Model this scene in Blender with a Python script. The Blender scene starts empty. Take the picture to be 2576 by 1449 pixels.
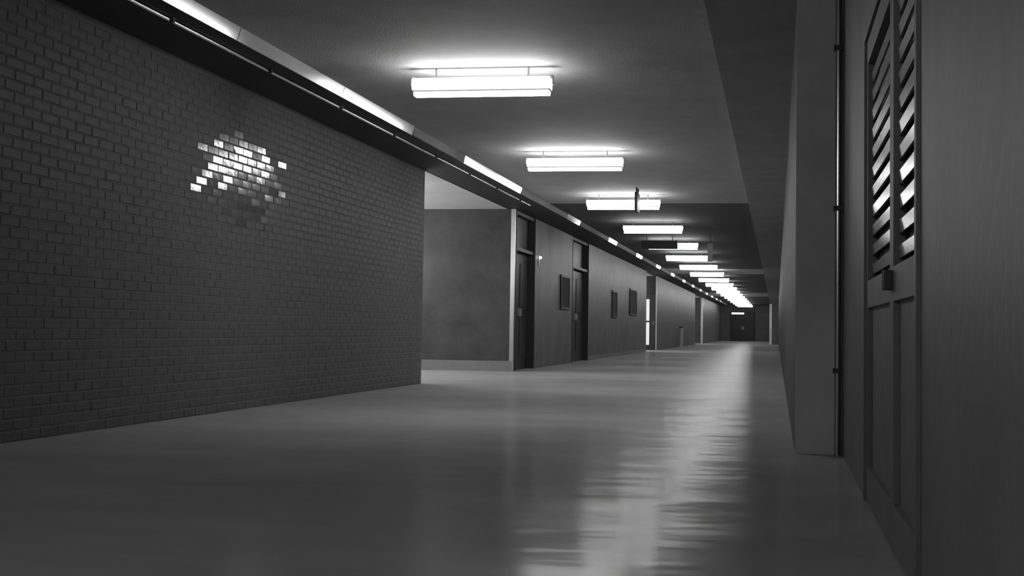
import bpy, bmesh, math, random
from mathutils import Vector, Matrix
random.seed(7)
S = bpy.context.scene
C = S.collection

# ------------------------------------------------------------------ camera
CAM_H = 0.745
YAW, PITCH, ROLL = 0.1594, 0.0506, -0.0138
cy, sy, cp, sp, cr, sr = math.cos(YAW), math.sin(YAW), math.cos(PITCH), math.sin(PITCH), math.cos(ROLL), math.sin(ROLL)
right = Vector((cy, sy, 0)); fwd = Vector((-sy, cy, 0)); up = Vector((0, 0, 1))
fwd2 = fwd * cp + up * sp
up2 = up * cp - fwd * sp
right3 = right * cr - up2 * sr
up3 = up2 * cr + right * sr
cam = bpy.data.cameras.new('camera')
cam.lens = 3336.9 / 2576 * 36
cam.sensor_width = 36
cam.shift_x = -131 / 2576
cam.shift_y = -64.5 / 2576
cam.clip_start = 0.05
cam.clip_end = 400
co = bpy.data.objects.new('camera', cam)
C.objects.link(co)
M = Matrix.Identity(4)
for i in range(3):
    M[i][0] = right3[i]; M[i][1] = up3[i]; M[i][2] = -fwd2[i]
M[2][3] = CAM_H
co.matrix_world = M
S.camera = co

# ------------------------------------------------------------------ world and exposure
w = bpy.data.worlds.new('night'); S.world = w
w.use_nodes = True
w.node_tree.nodes['Background'].inputs[0].default_value = (0.5, 0.5, 0.5, 1)
w.node_tree.nodes['Background'].inputs[1].default_value = 0.02
S.view_settings.view_transform = 'Standard'
S.view_settings.look = 'None'
S.view_settings.gamma = 1
S.view_settings.use_curve_mapping = False
S.view_settings.exposure = 0.0
LAMP = 22.0

# ------------------------------------------------------------------ materials
def mat(name, g, rough=0.6, spec=0.5, var=0.0, scale=3.0, bump=0.0, bscale=20.0, metal=0.0, stretch=(1, 1, 1)):
    m = bpy.data.materials.new(name); m.use_nodes = True
    nt = m.node_tree; b = nt.nodes['Principled BSDF']
    b.inputs['Base Color'].default_value = (g, g, g, 1)
    b.inputs['Roughness'].default_value = rough
    b.inputs['Specular IOR Level'].default_value = spec
    b.inputs['Metallic'].default_value = metal
    if var or bump:
        tc = nt.nodes.new('ShaderNodeTexCoord'); mp = nt.nodes.new('ShaderNodeMapping')
        mp.inputs['Scale'].default_value = stretch
        nt.links.new(tc.outputs['Object'], mp.inputs['Vector'])
    if var:
        n = nt.nodes.new('ShaderNodeTexNoise'); n.inputs['Scale'].default_value = scale; n.inputs['Detail'].default_value = 6
        n.inputs['Roughness'].default_value = 0.65
        nt.links.new(mp.outputs[0], n.inputs['Vector'])
        r = nt.nodes.new('ShaderNodeMapRange')
        r.inputs['From Min'].default_value = 0.25; r.inputs['From Max'].default_value = 0.75
        r.inputs['To Min'].default_value = g * (1 - var); r.inputs['To Max'].default_value = g * (1 + var)
        nt.links.new(n.outputs['Fac'], r.inputs['Value'])
        cb = nt.nodes.new('ShaderNodeCombineColor')
        for k in range(3): nt.links.new(r.outputs[0], cb.inputs[k])
        nt.links.new(cb.outputs[0], b.inputs['Base Color'])
    if bump:
        n2 = nt.nodes.new('ShaderNodeTexNoise'); n2.inputs['Scale'].default_value = bscale; n2.inputs['Detail'].default_value = 3
        nt.links.new(mp.outputs[0], n2.inputs['Vector'])
        bp = nt.nodes.new('ShaderNodeBump'); bp.inputs['Strength'].default_value = 1.0; bp.inputs['Distance'].default_value = bump
        nt.links.new(n2.outputs['Fac'], bp.inputs['Height'])
        nt.links.new(bp.outputs[0], b.inputs['Normal'])
    return m

def emit(name, strength, g=1.0):
    m = bpy.data.materials.new(name); m.use_nodes = True
    nt = m.node_tree; b = nt.nodes['Principled BSDF']
    b.inputs['Base Color'].default_value = (0.8, 0.8, 0.8, 1)
    b.inputs['Emission Color'].default_value = (g, g, g, 1)
    b.inputs['Emission Strength'].default_value = strength
    return m

MT = {}
MT['floor'] = mat('polished linoleum', 0.52, 0.6, 0.0, var=0.15, scale=1.2, bump=0.010, bscale=1.6, stretch=(0.5, 1.0, 1))
def wax(m, fac, rough):                 # a thin even wax sheen over the worn linoleum
    nt = m.node_tree; b = nt.nodes['Principled BSDF']; out = nt.nodes['Material Output']
    df = nt.nodes.new('ShaderNodeBsdfDiffuse'); gl = nt.nodes.new('ShaderNodeBsdfGlossy'); mx = nt.nodes.new('ShaderNodeMixShader')
    gl.inputs['Color'].default_value = (1, 1, 1, 1)
    gl.inputs['Roughness'].default_value = rough; mx.inputs[0].default_value = fac
    nt.links.new(b.inputs['Base Color'].links[0].from_socket, df.inputs['Color'])
    nt.links.new(b.inputs['Normal'].links[0].from_socket, gl.inputs['Normal'])
    nt.links.new(df.outputs[0], mx.inputs[1]); nt.links.new(gl.outputs[0], mx.inputs[2]); nt.links.new(mx.outputs[0], out.inputs[0])
    nt.nodes.remove(b)
wax(MT['floor'], 0.11, 0.17)
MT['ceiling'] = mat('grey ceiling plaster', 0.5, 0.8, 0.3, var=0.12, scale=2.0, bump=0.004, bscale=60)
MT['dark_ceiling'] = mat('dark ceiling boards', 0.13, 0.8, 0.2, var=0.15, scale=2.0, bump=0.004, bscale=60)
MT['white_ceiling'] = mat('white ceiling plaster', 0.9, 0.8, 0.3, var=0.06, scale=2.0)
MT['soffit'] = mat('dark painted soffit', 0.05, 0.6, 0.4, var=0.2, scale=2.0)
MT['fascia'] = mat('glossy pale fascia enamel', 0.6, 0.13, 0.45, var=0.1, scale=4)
MT['fascia_unlit'] = mat('matt grey fascia paint', 0.3, 0.6, 0.2, var=0.1, scale=4)  # darker panels stand in for stretches where lamp light fades
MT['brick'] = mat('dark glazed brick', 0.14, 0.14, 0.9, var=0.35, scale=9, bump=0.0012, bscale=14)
MT['matt_brick'] = mat('dark matt brick', 0.165, 0.6, 0.25, var=0.2, scale=9, bump=0.0012, bscale=14)
MT['mortar'] = mat('dark mortar', 0.24, 0.95, 0.1, var=0.2, scale=30)
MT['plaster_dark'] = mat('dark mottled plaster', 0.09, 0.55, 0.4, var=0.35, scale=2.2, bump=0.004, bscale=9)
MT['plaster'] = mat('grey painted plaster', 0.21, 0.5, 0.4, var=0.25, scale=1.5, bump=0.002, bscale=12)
MT['corner'] = mat('corner lightened for missing light', 0.75, 0.6, 0.3, var=0.15, scale=2.0)  # pale tone stands in for fill light missing on this face
MT['soffit_right'] = mat('grey painted soffit', 0.42, 0.7, 0.2, var=0.15, scale=2.0)
MT['right'] = mat('dark painted wall', 0.2, 0.55, 0.4, var=0.2, scale=2.0, bump=0.002, bscale=15)
MT['base'] = mat('pale cove base', 0.3, 0.4, 0.5, var=0.1, scale=4)
MT['door'] = mat('dark stained door', 0.06, 0.45, 0.4, var=0.3, scale=6, stretch=(1, 1, 0.1))
MT['frame'] = mat('black door frame', 0.05, 0.5, 0.4)
MT['metal'] = mat('brushed aluminium', 0.7, 0.35, 0.5, metal=1.0)
MT['chrome'] = mat('chrome pipe', 0.6, 0.22, 0.5, metal=1.0)
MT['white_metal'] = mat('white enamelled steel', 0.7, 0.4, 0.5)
MT['dark_metal'] = mat('dark painted steel', 0.07, 0.5, 0.4)
MT['louvre'] = mat('varnished louvre slat', 0.28, 0.2, 0.35, var=0.3, scale=5, stretch=(1, 0.3, 1))
MT['board'] = mat('dark notice board felt', 0.10, 0.9, 0.2, var=0.3, scale=12)
MT['glow'] = emit('fluorescent diffuser', LAMP)
MT['pane'] = emit('lit frosted pane', 0.5)
MT['bulb'] = emit('indicator bulb', 6.0)
MT['transom'] = emit('lit transom pane', 1.5)
MT['pale_sign'] = mat('pale sign enamel', 0.5, 0.5, 0.4)

# ------------------------------------------------------------------ helpers
def box(bm, x0, x1, y0, y1, z0, z1):
    v = [bm.verts.new((x, y, z)) for z in (z0, z1) for y in (y0, y1) for x in (x0, x1)]
    for f in ((0, 2, 3, 1), (4, 5, 7, 6), (0, 1, 5, 4), (2, 6, 7, 3), (0, 4, 6, 2), (1, 3, 7, 5)):
        bm.faces.new([v[i] for i in f])

def tube(bm, a, b, r, n=12, r2=None):
    a, b = Vector(a), Vector(b); r2 = r if r2 is None else r2
    d = (b - a).normalized()
    e = d.orthogonal().normalized(); g = d.cross(e)
    A = [bm.verts.new(a + (e * math.cos(t) + g * math.sin(t)) * r) for t in [2 * math.pi * i / n for i in range(n)]]
    B = [bm.verts.new(b + (e * math.cos(t) + g * math.sin(t)) * r2) for t in [2 * math.pi * i / n for i in range(n)]]
    for i in range(n):
        bm.faces.new((A[i], A[(i + 1) % n], B[(i + 1) % n], B[i]))
    bm.faces.new(A[::-1]); bm.faces.new(B)

def prism_x(bm, prof, x0, x1):          # profile in (y, z), extruded along x
    A = [bm.verts.new((x0, p[0], p[1])) for p in prof]; B = [bm.verts.new((x1, p[0], p[1])) for p in prof]
    n = len(prof)
    for i in range(n): bm.faces.new((A[i], A[(i + 1) % n], B[(i + 1) % n], B[i]))
    bm.faces.new(A[::-1]); bm.faces.new(B)

def mesh(name, bm):
    bmesh.ops.recalc_face_normals(bm, faces=bm.faces)
    me = bpy.data.meshes.new(name); bm.to_mesh(me); bm.free()
    return me

def link(name, me, m, parent=None, loc=None, smooth=False):
    if m and not me.materials: me.materials.append(MT[m])
    o = bpy.data.objects.new(name, me); C.objects.link(o)
    if parent: o.parent = parent
    if loc: o.location = loc
    if smooth:
        for p in me.polygons: p.use_smooth = True
    return o

def boxes(name, lst, m, parent=None, bevel=0.0, loc=None):
    bm = bmesh.new()
    for b in lst: box(bm, *b)
    if bevel: bmesh.ops.bevel(bm, geom=bm.edges[:], offset=bevel, segments=2, affect='EDGES', profile=0.6)
    return link(name, mesh(name, bm), m, parent, loc)

def pipe(name, a, b, r, m, parent=None, n=12, loc=None):
    bm = bmesh.new(); tube(bm, a, b, r, n)
    return link(name, mesh(name, bm), m, parent, loc, False)

def empty(name, loc):
    o = bpy.data.objects.new(name, None); C.objects.link(o); o.location = loc; o.empty_display_size = 0.1
    return o

def struct(o, label, cat):
    o['kind'] = 'structure'; o['label'] = label; o['category'] = cat
    return o

def thing(o, label, cat, group=None):
    o['label'] = label; o['category'] = cat
    if group: o['group'] = group
    return o

# ------------------------------------------------------------------ dimensions (metres)
XL, XL2 = -4.6725, -4.563          # near brick wall, further left walls
XS = -3.938                        # face of the left soffit
XR, XR2 = 0.40, 0.115              # near right wall, corridor right wall
ZS, ZC = 2.853, 2.951              # soffit underside, ceiling
A1, A1B = 17.216, 22.865           # first cross passage
A2, A2B = 46.88, 51.09             # second
A3, A3B = 75.3, 83.3               # third
YE = 110.0                         # end wall
YB = -26.0                          # wall behind the camera
XA = -11.0                         # end of the cross passages
YJ = 8.38                          # corner on the right
D1, SP, XLAMP, ZLAMP = 10.89, 5.2557, -2.4765, 2.779

# ------------------------------------------------------------------ the shell
struct(boxes('floor', [(XA - 0.3, 0.9, YB - 0.3, YE + 0.3, -0.1, 0.0)], 'floor'), 'polished grey linoleum corridor floor with wavy reflections', 'floor')
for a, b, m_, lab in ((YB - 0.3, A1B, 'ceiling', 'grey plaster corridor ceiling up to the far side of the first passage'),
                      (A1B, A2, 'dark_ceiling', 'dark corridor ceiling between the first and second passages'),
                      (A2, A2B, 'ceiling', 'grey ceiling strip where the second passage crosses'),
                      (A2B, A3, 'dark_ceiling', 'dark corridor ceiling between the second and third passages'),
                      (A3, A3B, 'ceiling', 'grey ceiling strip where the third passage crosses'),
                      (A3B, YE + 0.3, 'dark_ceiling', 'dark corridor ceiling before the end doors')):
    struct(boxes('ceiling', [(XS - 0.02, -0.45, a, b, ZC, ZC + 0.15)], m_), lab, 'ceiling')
for i, (a, b, t) in enumerate(((A1, A1B, 'first'), (A2, A2B, 'second'), (A3, A3B, 'third'))):
    struct(boxes('ceiling', [(XA - 0.3, XL, a - 0.02, b + 0.02, ZS, ZS + 0.25)], 'white_ceiling'),
           'white ceiling of the %s side passage' % t, 'ceiling')

sof = struct(boxes('trim_1', [(XL - 0.02, XS - 0.035, YB - 0.3, YE + 0.3, ZS, ZS + 0.25)], 'soffit'),
             'dark dropped soffit along the left of the ceiling with light spots painted as pale fascia panels', 'soffit')
def fascia(L, glossy):
    bm = bmesh.new()
    if glossy: prof = [(XS - 0.036, 0.0), (XS - 0.027, 0.0), (XS, ZC - ZS), (XS - 0.036, ZC - ZS)]      # leaning out at the top
    else: prof = [(XS - 0.036, 0.0), (XS - 0.012, 0.0), (XS - 0.012, ZC - ZS), (XS - 0.036, ZC - ZS)]
    A = [bm.verts.new((p[0], 0.006, p[1])) for p in prof]; B = [bm.verts.new((p[0], L - 0.006, p[1])) for p in prof]
    for i in range(4): bm.faces.new((A[i], A[(i + 1) % 4], B[(i + 1) % 4], B[i]))
    bm.faces.new(A[::-1]); bm.faces.new(B)
    return mesh('fascia_panel', bm)
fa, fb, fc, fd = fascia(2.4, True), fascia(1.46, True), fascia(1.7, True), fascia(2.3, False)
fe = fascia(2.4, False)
for k in range(-14, 4): link('fascia_panel', fe if k == 2 else fa, 'fascia_unlit' if k == 2 else 'fascia', sof, (0, 9.24 + 2.4 * k, ZS))  # lamp light along the fascia painted as pale and grey panels
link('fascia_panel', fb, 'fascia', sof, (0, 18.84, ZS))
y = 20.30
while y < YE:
    for me_, m_, L in ((fd, 'fascia_unlit', 2.3), (fd, 'fascia_unlit', 2.3), (fc, 'fascia', 1.7)):  # short pale panel between grey ones paints each spot of light
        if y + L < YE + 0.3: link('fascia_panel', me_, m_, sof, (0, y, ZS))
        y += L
struct(boxes('trim_2', [(-0.47, 0.7, YB - 0.3, YE + 0.3, ZS, ZS + 0.25)], 'soffit_right'), 'dim grey dropped soffit along the right of the ceiling', 'soffit')

# near left wall of glazed brick
wl = struct(boxes('wall_left', [(XL - 0.30, XL - 0.004, YB, A1 - 0.005, 0.0, ZS)], 'mortar'), 'dark glazed brick wall with a patch of glinting bricks', 'wall')
BL, BH, J = 0.20, 0.060, 0.010
def brick_mesh(bmx, mtx=None, c=0.004):
    # a brick, front face at x=0 with a small chamfer, body behind
    y, z = BL / 2, BH / 2
    fr = [(0, -y + c, -z + c), (0, y - c, -z + c), (0, y - c, z - c), (0, -y + c, z - c)]
    md = [(-c, -y, -z), (-c, y, -z), (-c, y, z), (-c, -y, z)]
    bk = [(-0.05, -y, -z), (-0.05, y, -z), (-0.05, y, z), (-0.05, -y, z)]
    vs = [[bmx.verts.new((mtx @ Vector(p)) if mtx else p) for p in r] for r in (fr, md, bk)]
    bmx.faces.new(vs[0])
    for a, b in ((0, 1), (1, 2)):
        for i in range(4):
            bmx.faces.new((vs[a][i], vs[b][i], vs[b][(i + 1) % 4], vs[a][(i + 1) % 4]))
bm = bmesh.new(); brick_mesh(bm); bme = mesh('brick', bm)
bm = bmesh.new(); brick_mesh(bm); bmm = mesh('brick', bm)
slots = []
rows = int(ZS / (BH + J))
for r in range(rows):
    y = 3.0 + (0.105 if r % 2 else 0.0)
    while y < A1 - 0.10:
        slots.append((y, 0.036 + r * (BH + J)))
        y += BL + J
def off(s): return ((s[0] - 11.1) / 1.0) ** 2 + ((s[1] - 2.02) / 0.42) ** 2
slots.sort(key=off)
def jig(k=1.0):
    return (0.0, random.gauss(0, 0.022 * k), random.gauss(0, 0.012 * k))
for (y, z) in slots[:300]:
    gl = off((y, z)) < random.uniform(0.55, 1.25)      # gloss confined here to shape the lamp glint, ragged at its rim
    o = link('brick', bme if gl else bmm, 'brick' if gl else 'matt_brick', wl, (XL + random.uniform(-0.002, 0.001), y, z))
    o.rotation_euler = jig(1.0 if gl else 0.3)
bm = bmesh.new()
from mathutils import Euler
for (y, z) in slots[300:]:
    brick_mesh(bm, Matrix.Translation((XL + random.uniform(-0.002, 0.001), y, z)) @ Euler(jig(0.3)).to_matrix().to_4x4())
st = link('brickwork', mesh('brickwork', bm), 'matt_brick', wl)
st['kind'] = 'stuff'

# cross passages: their side and end walls
def wall(name, b, m, label):
    return struct(boxes(name, [b], m), label, 'wall')
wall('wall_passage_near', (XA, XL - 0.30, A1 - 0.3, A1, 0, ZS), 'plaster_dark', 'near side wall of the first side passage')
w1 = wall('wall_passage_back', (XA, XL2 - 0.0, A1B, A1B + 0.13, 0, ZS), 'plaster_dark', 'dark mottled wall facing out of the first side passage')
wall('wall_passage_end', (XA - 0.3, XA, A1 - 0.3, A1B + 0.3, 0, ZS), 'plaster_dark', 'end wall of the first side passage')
wall('wall_passage_near', (XA, XL2, A2 - 0.3, A2, 0, ZS), 'plaster', 'near side wall of the second side passage')
wall('wall_passage_end', (XA - 0.3, XA, A2 - 0.3, A2B + 0.3, 0, ZS), 'plaster', 'end wall of the second side passage')
wall('wall_passage_near', (XA, XL2, A3 - 0.3, A3, 0, ZS), 'plaster', 'near side wall of the third side passage')
wall('wall_passage_back', (XA, XL2, A3B, A3B + 0.3, 0, ZS), 'plaster_dark', 'wall facing out of the third side passage')
wall('wall_passage_end', (XA - 0.3, XA, A3 - 0.3, A3B + 0.3, 0, ZS), 'plaster', 'end wall of the third side passage')
# second passage back wall with a door in it (door X -5.37..-4.60)
DX0, DX1 = -5.36, -4.60
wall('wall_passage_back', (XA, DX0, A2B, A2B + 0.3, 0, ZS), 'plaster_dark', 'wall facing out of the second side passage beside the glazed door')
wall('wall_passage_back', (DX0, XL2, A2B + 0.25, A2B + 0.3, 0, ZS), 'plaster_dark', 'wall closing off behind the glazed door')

# left wall beyond the first passage, with two recessed doorways
DA, DB = (23.0, 24.9), (29.6, 32.2)
wmid = empty('wall_left', (XL2, A1B, 0)); struct(wmid, 'grey plaster left wall beyond the first passage with recessed doorways', 'wall')
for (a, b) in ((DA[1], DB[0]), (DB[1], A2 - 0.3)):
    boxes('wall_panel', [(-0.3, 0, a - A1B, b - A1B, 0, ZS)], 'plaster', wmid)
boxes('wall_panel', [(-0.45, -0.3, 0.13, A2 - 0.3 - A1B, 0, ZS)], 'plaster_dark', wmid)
wall('wall_left', (XL2 - 0.3, XL2, A2B + 0.3, A3 - 0.3, 0, ZS), 'plaster', 'grey plaster left wall between the second and third passages')
wall('wall_left', (XL2 - 0.3, XL2, A3B + 0.3, YE, 0, ZS), 'plaster', 'grey plaster left wall beyond the third passage up to the end doors')

# right side
wr = empty('wall_right', (XR, 0, 0)); struct(wr, 'dark painted right wall beside the louvred doors', 'wall')
LV0, LV1 = 3.86, 6.18             # louvred door opening along Y
LVH = 2.12
boxes('wall_panel', [(0, 0.3, YB, LV0, 0, ZS)], 'right', wr)
boxes('wall_panel', [(0, 0.3, LV1, YJ, 0, ZS)], 'right', wr)
boxes('wall_panel', [(0, 0.3, LV0, LV1, LVH, ZS)], 'right', wr)
boxes('wall_panel', [(0.15, 0.3, LV0, LV1, 0, LVH)], 'right', wr)
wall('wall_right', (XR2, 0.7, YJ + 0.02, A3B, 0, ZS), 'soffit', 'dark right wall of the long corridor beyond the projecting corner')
wall('wall_return', (XR2, 0.7, YJ, YJ + 0.02, 0, ZS), 'corner', 'return face of the projecting corner on the right, colour lightened against weak light')  # face coloured far lighter than its wall to stand in for fill light
wall('wall_right', (-0.44, 0.7, A3B, YE, 0, ZS), 'right', 'dark right wall narrowing the far end of the corridor')
wall('wall_back', (XL - 0.3, 0.7, YB - 0.3, YB, 0, ZC), 'right', 'dark wall closing the corridor behind the viewer')
wall('wall_end', (XL2 - 0.3, 0.7, YE, YE + 0.3, 0, ZC), 'right', 'dark end wall of the long corridor')

# baseboards
def base(name, b, label):
    o = boxes(name, [b], 'base'); return struct(o, label, 'baseboard')
base('baseboard_passage', (XA, XL2 - 0.02, A1B - 0.02, A1B, 0, 0.18), 'pale skirting along the dark wall of the first passage')
base('baseboard_left', (XL2, XL2 + 0.012, DB[1], A2 - 0.3, 0, 0.11), 'skirting along the left wall before the second passage')

# corner guards: bright vertical strips
def guard(y, w_, z0, z1, label, x=XL2):
    o = boxes('trim_3', [(x - w_, x + 0.006, y - 0.006, y, z0, z1), (x, x + 0.006, y, y + w_, z0, z1)], 'metal')
    return struct(o, label, 'corner guard')
guard(A1B, 0.065, 0.0, ZS, 'metal guard strip on the wall corner past the first passage')
guard(A2B, 0.05, 0.0, ZS, 'metal guard strip on the wall corner past the second passage')
guard(A3B, 0.12, 0.0, ZS, 'metal guard strip on the wall corner past the third passage')
struct(boxes('trim_4', [(-0.446, -0.30, A3B - 0.008, A3B, 0, 2.5)], 'metal'), 'metal guard strip on the far right corner of the corridor', 'corner guard')

# ------------------------------------------------------------------ fluorescent lights across the corridor
def make_light(drop=ZC - ZLAMP):
    t = empty('ceiling_light', (0, 0, 0))
    L = 0.61
    # upper diffuser (rounded trough), lower lip, channel, caps, stems
    bm = bmesh.new()
    prof = [(-0.07, 0.062), (-0.082, 0.04), (-0.082, 0.0), (-0.07, -0.020), (0.07, -0.020), (0.082, 0.0), (0.082, 0.04), (0.07, 0.062)]
    prism_x(bm, prof, -L + 0.02, L - 0.02)
    link('diffuser', mesh('diffuser', bm), 'glow', t)
    bm = bmesh.new()
    prism_x(bm, [(-0.05, -0.034), (-0.06, -0.046), (-0.045, -0.068), (0.045, -0.068), (0.06, -0.046), (0.05, -0.034)], -L + 0.03, L - 0.03)
    link('lower_tube_cover', mesh('lower_tube_cover', bm), 'glow', t)
    boxes('divider', [(-L + 0.02, L - 0.02, -0.06, 0.06, -0.035, -0.019)], 'dark_metal', t)
    boxes('channel', [(-L + 0.01, L - 0.01, -0.055, 0.055, 0.060, 0.085)], 'white_metal', t, 0.004)
    for s in (-1, 1):
        o = boxes('end_cap', [(-0.012, 0.012, -0.03, 0.03, 0.02, 0.10)], 'white_metal', t, 0.004, (s * (L - 0.012), 0, 0))
    for s in (-1, 1):
        o = pipe('stem', (0, 0, 0.083), (0, 0, drop + 0.01), 0.009, 'white_metal', t, 8, (s * 0.4, 0, 0))
    return t

def copy_tree(o, parent=None):
    c = o.copy(); C.objects.link(c); c.parent = parent
    for ch in list(o.children): copy_tree(ch, c)
    return c

light = make_light()
GL = 'fluorescent lights in a row across the corridor ceiling'
for n in list(range(19)) + [-2, -3, -4, -5]:  # unseen lights behind the viewer are added for fill
    o = light if n == 0 else copy_tree(light)
    o.location = (XLAMP, D1 + n * SP, ZLAMP)
    lab = 'white fluorescent light hung across the corridor ceiling, one of a long row'
    if n < 0: lab = 'unseen fluorescent light added behind the viewer for fill'
    if n == 0: lab = 'glowing fluorescent light hung across the ceiling before the brick wall ends, first of the row'
    if n == 1: lab = 'glowing fluorescent light above the opening of the first side passage, second of the row'
    if n == 2: lab = 'glowing fluorescent light crossed by a dark hanging sign, third of the row'
    if n == 3: lab = 'glowing fluorescent light just beyond the edge-on hanging sign, fourth of the row'
    if n == 4: lab = 'fluorescent light half hidden behind a dark hanging sign panel'
    if n == 5: lab = 'fluorescent light just past the pale hanging plate, sixth of the row'
    if n == 6: lab = 'fluorescent light seventh in the row from the brick wall, before the second passage'
    if n == 7: lab = 'fluorescent light above the opening of the second passage, eighth of the row'
    if n > 7: lab = 'small far fluorescent light merging into the bright run beyond the second passage'
    thing(o, lab, 'light', GL)
pl = None
for (x, y, t) in ((-5.85, A1 + 0.9, 'first'), (-6.7, A1 + 2.9, 'first'), (-7.0, A1 + 4.6, 'first'),
                  (-6.2, A2 + 1.4, 'second'), (-6.6, A2 + 3.0, 'second'), (-6.2, A3 + 2.5, 'third'), (-6.6, A3 + 6.0, 'third')):
    o = copy_tree(pl) if pl else make_light(0.75)
    pl = pl or o
    o.location = (x, y, ZS - 0.75)
    thing(o, 'fluorescent light hung below the white ceiling of the %s side passage' % t, 'light', 'lights hung in the %s side passage' % t)

# ------------------------------------------------------------------ things hanging from the ceiling
t = empty('hanging_sign', (-2.145, 20.2, 2.57)); thing(t, 'dark box sign hung edge-on from the ceiling before the third light', 'sign')
boxes('panel', [(-0.02, 0.02, 0, 0.40, 0, 0.30)], 'dark_metal', t, 0.005)
for y in (0.08, 0.32): pipe('rod', (0, y, 0.295), (0, y, ZC - 2.57 + 0.01), 0.012, 'dark_metal', t, 8)
t = empty('hanging_sign', (-2.72, 31.0, 2.66)); thing(t, 'dark wide sign panel hung across the corridor before the fifth light', 'sign')
boxes('panel', [(-0.42, 0.42, -0.02, 0.02, 0, 0.20)], 'dark_metal', t, 0.005)
for x in (-0.3, 0.3): pipe('rod', (x, 0, 0.195), (x, 0, ZC - 2.66 + 0.01), 0.010, 'dark_metal', t, 8)
t = empty('hanging_sign', (-1.50, 30.2, 2.33)); thing(t, 'narrow pale upright plate hung below the ceiling beside the fifth light', 'sign')
boxes('panel', [(-0.06, 0.06, -0.015, 0.015, 0, 0.41)], 'pale_sign', t, 0.004)
pipe('rod', (0, 0, 0.405), (0, 0, ZC - 2.33 + 0.01), 0.008, 'dark_metal', t, 8)

t = empty('conduit', (-4.14, 4.0, ZS - 0.017)); thing(t, 'thin metal conduit running under the left soffit', 'pipe')
pipe('pipe', (0, 0, 0), (0, 18.0, 0), 0.014, 'chrome', t, 10)
for k in range(10):
    boxes('clip', [(-0.03, 0.03, -0.012, 0.012, -0.016, 0.017)], 'dark_metal', t, 0, (0, 0.9 + 1.8 * k, 0))

# ------------------------------------------------------------------ doors on the left
def double_door(name, y0, y1, label):
    d = empty(name, (XL2, y0, 0)); struct(d, label, 'door')
    Wd = y1 - y0; H = 2.15; R = 0.13
    boxes('door_frame', [(-R - 0.05, 0.008, 0, 0.05, 0, ZS), (-R - 0.05, 0.008, Wd - 0.05, Wd, 0, ZS), (-R - 0.05, -0.02, 0.05, Wd - 0.05, H, H + 0.06),
                         (-R - 0.05, -0.02, 0.05, Wd - 0.05, ZS - 0.06, ZS)], 'frame', d)
    boxes('transom_panel', [(-R - 0.04, -R, 0.05, Wd - 0.05, H + 0.06, ZS - 0.06)], 'door', d)
    lw = (Wd - 0.10) / 2
    for k in range(2):
        a = 0.05 + k * lw
        leaf = boxes('leaf', [(-R - 0.04, -R, a + 0.004, a + lw - 0.004, 0.005, H)], 'door', d)
        boxes('raised_panel', [(-R, -R + 0.012, a + 0.12, a + lw - 0.12, 0.25, 0.95)], 'door', leaf, 0.004)
        boxes('raised_panel', [(-R, -R + 0.012, a + 0.12, a + lw - 0.12, 1.15, 1.95)], 'door', leaf, 0.004)
        hy = a + lw - 0.07 if k == 0 else a + 0.07
        boxes('handle', [(-R, -R + 0.05, hy - 0.012, hy + 0.012, 0.98, 1.12)], 'metal', leaf, 0.004)
    return d
double_door('door_1', DA[0], DA[1], 'dark recessed double door just past the first passage corner')
double_door('door_2', DB[0], DB[1], 'dark recessed double door further along the left wall')

# glazed door facing out of the second passage
d = empty('door_3', ((DX0 + DX1) / 2, A2B, 0)); struct(d, 'dark narrow door with two lit panes in the second passage', 'door')
hw = (DX1 - DX0) / 2
boxes('door_frame', [(-hw, -hw + 0.06, 0, 0.12, 0, ZS), (hw - 0.06, hw + 0.037, 0, 0.12, 0, ZS), (-hw + 0.06, hw - 0.06, 0, 0.12, 2.15, 2.22), (-hw + 0.06, hw - 0.06, 0, 0.12, ZS - 0.06, ZS)], 'frame', d)
boxes('transom_panel', [(-hw + 0.06, hw - 0.06, 0.05, 0.09, 2.22, ZS - 0.06)], 'door', d)
px0, px1 = -5.115 - (DX0 + DX1) / 2, -4.855 - (DX0 + DX1) / 2
leaf = boxes('leaf', [(-hw + 0.065, px0, 0.03, 0.075, 0.01, 2.145), (px1, hw - 0.065, 0.03, 0.075, 0.01, 2.145),
               (px0, px1, 0.03, 0.075, 0.01, 0.20), (px0, px1, 0.03, 0.075, 1.07, 1.13), (px0, px1, 0.03, 0.075, 1.96, 2.145)], 'door', d)
boxes('pane', [(px0 - 0.01, px1 + 0.01, 0.05, 0.06, 0.19, 1.08)], 'pane', leaf)
boxes('pane', [(px0 - 0.01, px1 + 0.01, 0.05, 0.06, 1.12, 1.97)], 'pane', leaf)
boxes('handle', [(0.27, 0.295, -0.02, 0.03, 0.98, 1.12)], 'metal', leaf, 0.004)

# end doors with a lit transom strip
d = empty('door_4', (-2.75, YE, 0)); struct(d, 'dark double doors closing the corridor under a lit transom strip', 'door')
boxes('door_frame', [(-1.0, -0.92, -0.10, 0.0, 0, 2.42), (0.92, 1.0, -0.10, 0.0, 0, 2.42), (-0.92, 0.92, -0.10, 0.0, 2.34, 2.42), (-0.92, 0.92, -0.10, 0.0, 2.12, 2.19)], 'frame', d)
boxes('pane', [(-0.92, 0.10, -0.06, -0.05, 2.19, 2.34)], 'transom', d)
boxes('transom_panel', [(0.10, 0.92, -0.06, -0.05, 2.19, 2.34)], 'door', d)
for s in (0, 1):
    a = -0.92 + 0.92 * s
    leaf = boxes('leaf', [(a + 0.004, a + 0.916, -0.07, -0.02, 0.005, 2.12)], 'door', d)
    boxes('handle', [(-0.09 if s == 0 else 0.06, -0.06 if s == 0 else 0.09, -0.12, -0.07, 0.95, 1.2)], 'metal', leaf, 0.004)

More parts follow.
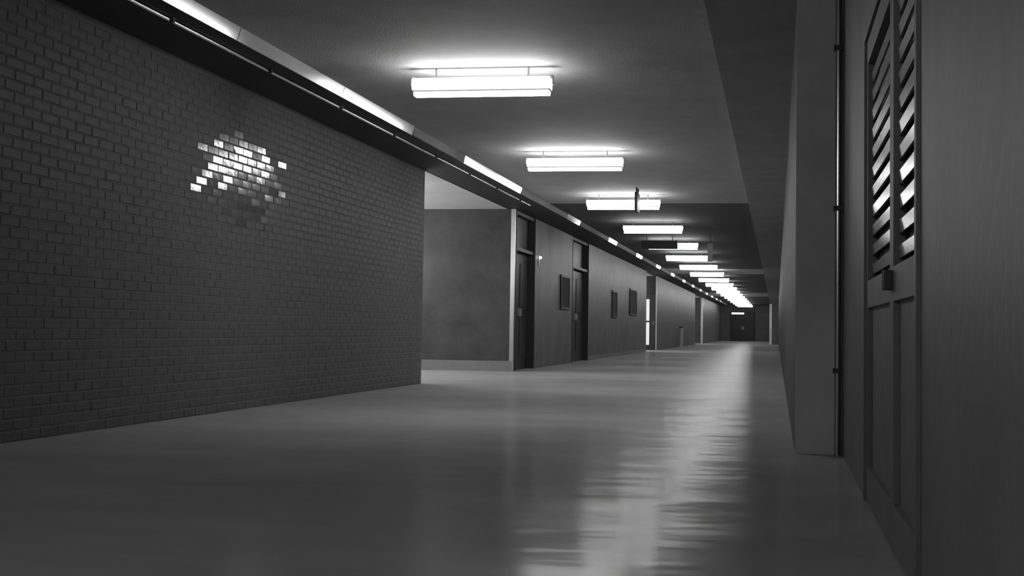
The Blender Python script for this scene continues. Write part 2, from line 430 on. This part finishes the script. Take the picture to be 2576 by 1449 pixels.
# ------------------------------------------------------------------ things on the left wall
t = empty('indicator_lamp', (XL2, 25.27, 2.13)); thing(t, 'tiny lit indicator lamp on the wall beside the first double door', 'lamp')
boxes('backplate', [(0, 0.015, -0.03, 0.03, -0.16, 0.05)], 'white_metal', t, 0.003)
bm = bmesh.new(); bmesh.ops.create_uvsphere(bm, u_segments=16, v_segments=10, radius=0.028)
link('bulb', mesh('bulb', bm), 'bulb', t, (0.035, 0, 0), True)

def notice(y0, y1, z0, z1, label):
    t = empty('notice_board', (XL2, (y0 + y1) / 2, z0)); thing(t, label, 'notice board')
    a = (y1 - y0) / 2; h = z1 - z0
    boxes('board', [(0, 0.015, -a, a, 0, h)], 'board', t)
    boxes('frame', [(0, 0.03, -a, -a + 0.05, 0, h), (0, 0.03, a - 0.05, a, 0, h), (0, 0.03, -a + 0.05, a - 0.05, 0, 0.05), (0, 0.03, -a + 0.05, a - 0.05, h - 0.05, h)], 'dark_metal', t)
notice(27.9, 29.1, 1.18, 1.92, 'dark framed notice board between the two recessed double doors')
notice(36.9, 38.0, 1.10, 1.87, 'dark framed notice board just past the second double door')
notice(41.4, 43.4, 1.22, 2.07, 'large dark framed notice board nearest the second passage')

t = empty('waste_bin', (XL2 + 0.13, 62.6, 0)); thing(t, 'slim bin, body pale in place of a metal glint, standing against the far left wall', 'bin')
bm = bmesh.new(); tube(bm, (0, 0, 0), (0, 0, 0.9), 0.08, 20, 0.10); link('body', mesh('body', bm), 'white_metal', t)  # body coloured pale to stand in for a glint on metal
bm = bmesh.new(); tube(bm, (0, 0, 0.9), (0, 0, 0.96), 0.11, 20, 0.08); link('lid', mesh('lid', bm), 'dark_metal', t)

# ------------------------------------------------------------------ right: pair of louvred doors and a pipe
d = empty('door_5', (XR, LV0, 0)); struct(d, 'pair of dark louvred doors whose slats catch the light', 'door')
Wd = LV1 - LV0
boxes('door_frame', [(-0.012, 0.15, 0, 0.05, 0, LVH), (-0.012, 0.15, Wd - 0.05, Wd, 0, LVH), (-0.012, 0.15, 0.05, Wd - 0.05, LVH - 0.05, LVH)], 'right', d)
def slat_mesh(L):
    bm = bmesh.new()
    a = math.radians(-7)
    h, th = 0.042, 0.010
    pr = []
    for (u, v) in ((-th / 2, -h / 2), (th / 2, -h / 2), (th / 2, h / 2), (-th / 2, h / 2)):
        pr.append((u * math.cos(a) + v * math.sin(a), -u * math.sin(a) + v * math.cos(a)))
    A = [bm.verts.new((p[0], 0, p[1])) for p in pr]; B = [bm.verts.new((p[0], L, p[1])) for p in pr]
    for i in range(4): bm.faces.new((A[i], A[(i + 1) % 4], B[(i + 1) % 4], B[i]))
    bm.faces.new(A[::-1]); bm.faces.new(B)
    return mesh('slat', bm)
for (a, b) in ((0.05, 0.95), (0.955, Wd - 0.05)):
    st_ = 0.07
    leaf = boxes('leaf', [(0.0, 0.045, a, a + st_, 0.01, LVH - 0.055), (0.0, 0.045, b - st_, b, 0.01, LVH - 0.055), (0.0, 0.045, a + st_, b - st_, 0.01, 0.16),
                          (0.0, 0.045, a + st_, b - st_, 0.86, 0.98), (0.0, 0.045, a + st_, b - st_, LVH - 0.16, LVH - 0.055), (0.02, 0.03, a + st_, b - st_, 0.16, 0.86)], 'right', d)
    boxes('backing', [(0.046, 0.05, a + st_, b - st_, 0.98, LVH - 0.16)], 'frame', leaf)
    sm = slat_mesh(b - a - 2 * st_)
    z = 1.03
    while z < LVH - 0.18:
        link('slat', sm, 'louvre', leaf, (0.022, a + st_, z)); z += 0.086
    hy = b - 0.035 if a < 0.5 else a + 0.035
    boxes('handle', [(-0.03, 0.0, hy - 0.01, hy + 0.01, 0.90, 0.97)], 'dark_metal', leaf, 0.003)

t = empty('wall_pipe', (XR - 0.03, YJ - 0.05, 0)); thing(t, 'slim upright metal pipe in the corner beside the projecting right wall', 'pipe')
pipe('pipe', (0, 0, 0), (0, 0, ZS), 0.02, 'chrome', t, 16)
for z in (0.5, 1.5, 2.5): boxes('bracket', [(-0.028, 0.03, -0.028, 0.028, z, z + 0.03)], 'dark_metal', t)
